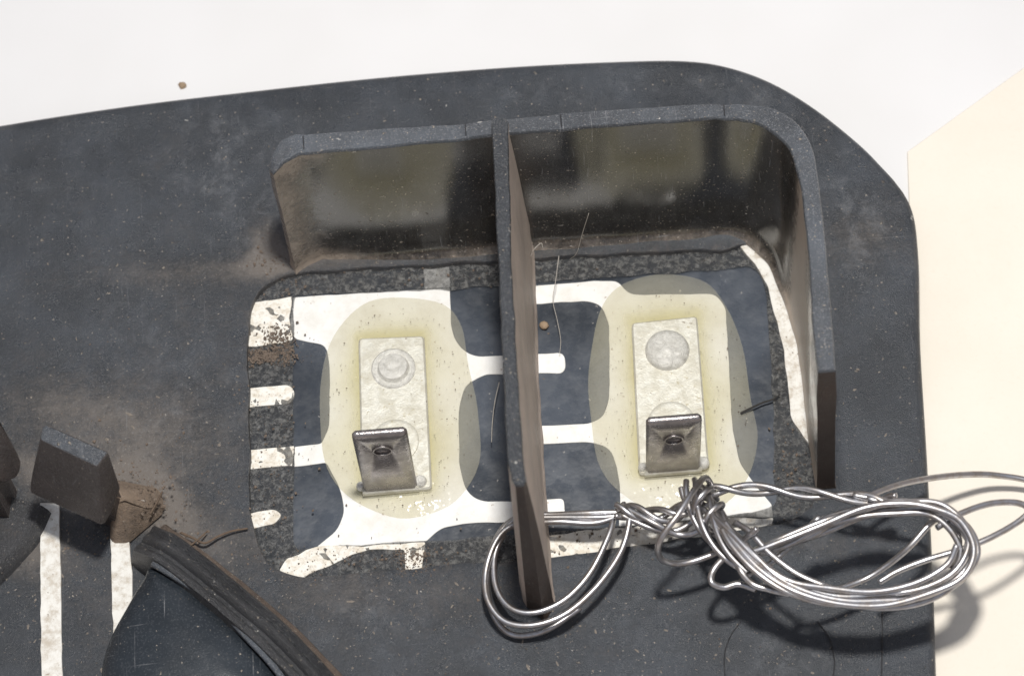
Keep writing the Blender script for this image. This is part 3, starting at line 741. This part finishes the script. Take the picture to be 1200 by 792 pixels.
# knot left of the main knot
for ph in (0, 2.1, 4.2):
    wmesh(helix([(722, 598, .5), (745, 600, .52), (775, 604, .55), (800, 598, .6), (822, 578, .7)], .07, 1.3, ph, 16))
strand([(728, 603, .5), (762, 618, .5), (790, 622, .5), (815, 608, .55), (828, 590, .6)])
strand([(735, 596, .55), (765, 612, .6), (795, 626, .5), (818, 622, .55), (836, 600, .6)])
# thin upstanding loop
strand([(840, 585, .5), (828, 560, 1.0), (815, 572, 1.35), (795, 602, 1.45), (773, 634, 1.3), (775, 655, 1.0), (800, 660, .8), (838, 648, .8), (862, 632, .9)])
# twisted pair to the right
for ph in (0, math.pi):
    wmesh(helix([(818, 578, .75), (850, 573, .8), (905, 574, .8), (960, 579, .85), (1020, 585, .9), (1050, 586, .95)], lambda t: .048, 2.3, ph+1.2, 18))
strand([(1040, 588, .95), (1018, 583, .92), (1046, 570, .75), (1085, 561, .5), (1130, 556, .2), (1170, 557, 0), (1215, 567, -.1), (1260, 600, -.2)])
strand([(1000, 580, .9), (1040, 587, .95), (1078, 592, 1.05), (1108, 606, 1.15), (1124, 634, 1.15), (1112, 664, 1.1)])
# strands lying side by side, wrapped down through the knot
for k in range(6):
    wmesh(helix([(808, 570, .75), (818, 585, .85), (834, 612, .95), (856, 640, 1.05), (884, 664, 1.15)], lambda t: .10+.05*math.sin(math.pi*t), .55, 2*math.pi*k/6, 24))
for i in range(2):
    t = i; cx, cy = 822+t*14, 584+t*20; a0 = .15
    c = P(cx, cy, .95); ax = (P(868, 652, 1.0)-P(822, 588, .9)).normalized(); u = ax.orthogonal().normalized(); w = ax.cross(u)
    wmesh([c+ax*(.22*(q/20-.5))+(u*math.cos(2*math.pi*q/24+i*.7+.5)+w*math.sin(2*math.pi*q/24+i*.7+.5))*a0 for q in range(21)])
# big bundle of loops
loop = [(838, 600, 1.0), (862, 630, 1.15), (893, 663, 1.2), (932, 690, 1.2), (985, 703, 1.15), (1040, 704, 1.1), (1090, 694, 1.1), (1128, 672, 1.15), (1143, 640, 1.25), (1130, 610, 1.35), (1100, 592, 1.4), (1060, 587, 1.4), (1015, 594, 1.35), (968, 610, 1.25), (925, 630, 1.2), (885, 645, 1.1), (858, 640, 1.0)]
def bundle(dx, dy, s, dz, a=0, b=None, seed=0):
    cx, cy = 1020, 645; out = []
    for i, (x, y, z) in enumerate(loop[a:b]):
        k = i*1.3+seed*5
        out.append((cx+(x-cx)*s+dx+2.2*math.sin(k), cy+(y-cy)*(2*s-1)+dy+2.0*math.cos(k*1.7), z+dz))
    return out
for i, (dx, dy, s, dz, a, b) in enumerate([(0, 0, 1, 0, 0, None), (-3, 3, 1.005, .08, 0, None), (-6, -2, .965, .04, 0, None), (2, 7, 1.0, -.06, 0, 13), (-8, 5, .935, -.05, 1, None), (-1, 8, .97, -.12, 1, 15), (-14, -4, .93, .10, 0, 9)]):
    strand(bundle(dx, dy, s, dz, a, b, i))
# inner strand crossing the bundle diagonally
strand([(1132, 650, 1.15), (1134, 622, 1.15), (1114, 604, 1.12), (1092, 612, 1.1), (1066, 640, 1.0), (1040, 662, .8), (1010, 680, .7), (970, 692, .8), (930, 690, 1.0)])
strand([(1030, 682, .9), (1052, 669, .95), (1085, 656, 1.0), (1125, 644, 1.05), (1160, 630, 1.05), (1192, 612, 1.0), (1206, 598, 1.0), (1192, 589, 1.05), (1160, 590, 1.15), (1125, 602, 1.25), (1098, 618, 1.3)])
strand([(960, 606, 1.25), (925, 640, 1.05), (900, 662, .95), (880, 668, .9)])
strand([(905, 640, 1.1), (950, 628, 1.15), (985, 606, 1.2), (1030, 594, 1.25), (1075, 600, 1.3)])
# small loops and ends at the lower left of the knot
strand([(868, 640, 1.1), (850, 652, 1.0), (836, 668, .95), (834, 682, .95), (848, 688, .9), (865, 684, .9), (885, 690, .9)])
strand([(862, 650, 1.1), (868, 668, 1.15), (882, 684, 1.1), (900, 690, 1.1), (925, 696, 1.1)])
strand([(850, 612, 1.2), (862, 628, 1.25), (884, 650, 1.3), (912, 676, 1.3), (948, 694, 1.25), (995, 704, 1.2), (1050, 703, 1.15)])
strand([(846, 620, 1.2), (858, 640, 1.25), (884, 668, 1.28), (920, 692, 1.25), (965, 706, 1.2), (1020, 710, 1.15)])
strand([(862, 612, 1.1), (880, 624, 1.2), (902, 648, 1.22), (934, 672, 1.22), (970, 688, 1.2)])
strand([(862, 640, 1.1), (874, 630, 1.2), (882, 624, 1.3), (887, 619, 1.35)], label='short cut end of wire poking up from the knot')

# ------------------------------------------------------------------ small debris
def crumb(name, px, py, r, mat, z=0., label=None, cat=None, parent=None, seed=0):
    bm = bmesh.new(); bmesh.ops.create_icosphere(bm, subdivisions=2, radius=r)
    c = P(px, py, z)
    for v in bm.verts: v.co *= 1+.45*noise.noise(v.co*(2/r)*.5+Vector((seed*3.7, 0, 0))); v.co.z *= .7
    V = [v.co+c+Vector((0, 0, r*.4)) for v in bm.verts]; F = [tuple(q.index for q in f.verts) for f in bm.faces]; bm.free()
    return mesh(name, V, F, mat, None, smooth=60, label=label, cat=cat)
crumb('crumb', 214, 101, .05, M_PEB, ZT, 'tiny brown crumb alone on the white table, top left', 'crumb', seed=2)
crumb('crumb', 638, 382, .055, M_PEB, ZF+.02, 'tan crumb on the dark film just right of the tall rib', 'crumb', seed=4)
def fibre(name, px, r, mat, label, cat, n=8, taper=.3, wob=0):
    V, F = tube(catmull([P(*p) for p in px], n), r, 6, taper=taper, wob=wob); return mesh(name, V, F, mat, None, smooth=70, label=label, cat=cat)
fibre('bristle', [(868, 484, -.03), (880, 478, -.02), (893, 472, -.02), (905, 468, -.02), (914, 462, 0)], .014, M_BLACK, 'short black bristle lying by the right rim of the film opening', 'bristle')
fibre('fibre', [(655, 300, .35), (651, 330, .2), (648, 352, .1), (653, 375, .05), (657, 398, .02), (656, 414, 0)], .0045, M_HAIR, 'long thin pale fibre hanging right of the tall rib', 'fibre')
fibre('fibre', [(622, 300, .5), (626, 292, .6), (634, 285, .65), (636, 290, .6)], .0045, M_HAIR, 'short curled pale fibre stuck near the rib top', 'fibre')
fibre('fibre', [(690, 250, 1.3), (683, 272, .9), (676, 296, .5), (668, 304, .3)], .0038, M_HAIR, 'fine straight pale fibre in front of the long wall', 'fibre')
fibre('fibre', [(585, 448, .05), (580, 470, .1), (577, 495, .08), (576, 518, .05)], .006, M_HAIR, 'tuft-like pale fibre left of the tall rib', 'fibre')
fibre('root_fibre', [(212, 624, .12), (226, 630, .15), (240, 636, .12), (256, 628, .1), (272, 622, .08), (290, 619, .05)], .017, M_TWIG, 'dry brown root fibre lying between the rail and the film opening', 'root fibre')
fibre('root_fibre', [(222, 640, .14), (233, 631, .16), (243, 622, .1)], .012, M_TWIG, 'stubby brown root fibre crossing the longer one beside the rail', 'root fibre')
fibre('root_fibre', [(176, 602, .3), (184, 588, .35), (190, 576, .4)], .014, M_TWIG, 'dark splinter of root standing at the head of the rail', 'root fibre')

# loose dirt: uncountable grains
rs_ = np.random.RandomState(11); V = []; F = []
def grain(c, r):
    st = len(V); ax = Vector(rs_.normal(size=3)).normalized(); b = ax.orthogonal().normalized(); d = ax.cross(b)
    pts = [ax, -ax*.8, b, -b*.9, d, -d*.7]
    for p in pts: V.append(c+Vector((p.x, p.y, p.z*.7))*r*rs_.uniform(.6, 1.2))
    for f in ((0, 2, 4), (0, 4, 3), (0, 3, 5), (0, 5, 2), (1, 4, 2), (1, 3, 4), (1, 5, 3), (1, 2, 5)): F.append(tuple(st+i for i in f))
for (cx, cy) in ((468, 480), (790, 465)):
    for i in range(420):
        a = rs_.uniform(0, 6.28); r = math.sqrt(rs_.uniform(.0, 1)); x, y = cx+math.cos(a)*r*88, cy+math.sin(a)*r*122
        grain(P(x, y, ZF+.07), float(rs_.choice([.006, .009, .013], p=[.55, .35, .1])))
spots = [(165, 578, 28, 18, 260, .3), (90, 640, 50, 20, 120, .0), (315, 305, 12, 10, 60, 0), (312, 417, 19, 5, 700, ZF+.05), (322, 394, 9, 6, 200, ZF+.06), (336, 408, 5, 9, 160, ZF+.05), (485, 652, 12, 5, 160, ZF+.04), (610, 470, 6, 30, 120, ZF), (310, 395, 24, 10, 50, ZF+.05), (320, 560, 20, 40, 110, ZF+.05), (440, 655, 70, 9, 150, ZF+.05), (485, 668, 15, 8, 70, .0), (340, 335, 30, 8, 60, ZF+.05), (620, 430, 14, 20, 30, ZF),
         (930, 550, 12, 30, 80, ZF+.05), (700, 650, 60, 5, 50, ZF+.05), (230, 630, 18, 12, 70, 0), (450, 690, 150, 20, 90, 0), (190, 500, 110, 60, 170, 0), (640, 730, 200, 40, 60, 0), (300, 660, 20, 14, 50, 0), (480, 322, 100, 6, 60, ZF+.05), (760, 625, 100, 7, 70, ZF+.05), (100, 720, 60, 50, 60, 0), (1000, 300, 30, 60, 20, 0)]
for (cx, cy, sxx, syy, n, z) in spots:
    for i in range(n):
        gp = P(cx+rs_.normal()*sxx, cy+rs_.normal()*syy, max(z, ZF))
        if not inside(outer, np.array([gp.x]), np.array([gp.y]))[0]: continue
        grain(gp, float(rs_.choice([.008, .012, .018, .028], p=[.45, .3, .19, .06])))
V0, F0 = V, F; V = []; F = []
def flake(c, r, up=Vector((0, 0, 1))):
    st = len(V); a = rs_.uniform(0, 6.28); e1 = up.orthogonal().normalized(); e2 = up.cross(e1); el = rs_.uniform(1, 2.6)
    k = 5
    for q in range(k):
        w = a+2*math.pi*q/k; x = math.cos(w-a)*r*el; y = math.sin(w-a)*r
        V.append(c+(e1*math.cos(a)-e2*math.sin(a))*x+(e1*math.sin(a)+e2*math.cos(a))*y*rs_.uniform(.5, 1.2)+up*.003)
    V.append(c+up*(.003+r*.5))
    for q in range(k): F.append((st+q, st+(q+1) % k, st+k))
for i in range(2600):
    px, py = rs_.uniform(-10, 1080), rs_.uniform(120, 800)
    p = P(px, py, 0); w = .18+.9*max(0, min(1, (py-430)/200))*(1.2 if px < 1000 else .5)
    if py < 150+(600-px)*.1 or rs_.uniform() > w or (285 < px < 960 and 280 < py < 675) or not inside(outer, np.array([p.x]), np.array([p.y]))[0]: continue
    p.z = .05*noise.noise(Vector((p.x*.45, p.y*.45, 2)))+.014*noise.noise(Vector((p.x*1.6, p.y*1.6, 5)))
    flake(p, float(rs_.choice([.005, .008, .014, .022], p=[.6, .3, .09, .01])))
mesh('dust_flecks', V, F, M_FLECK, None, smooth=None, kind='stuff')
V, F = V0, F0
gr = mesh('dirt_grains', V, F, M_DIRT, None, smooth=None, kind='stuff')
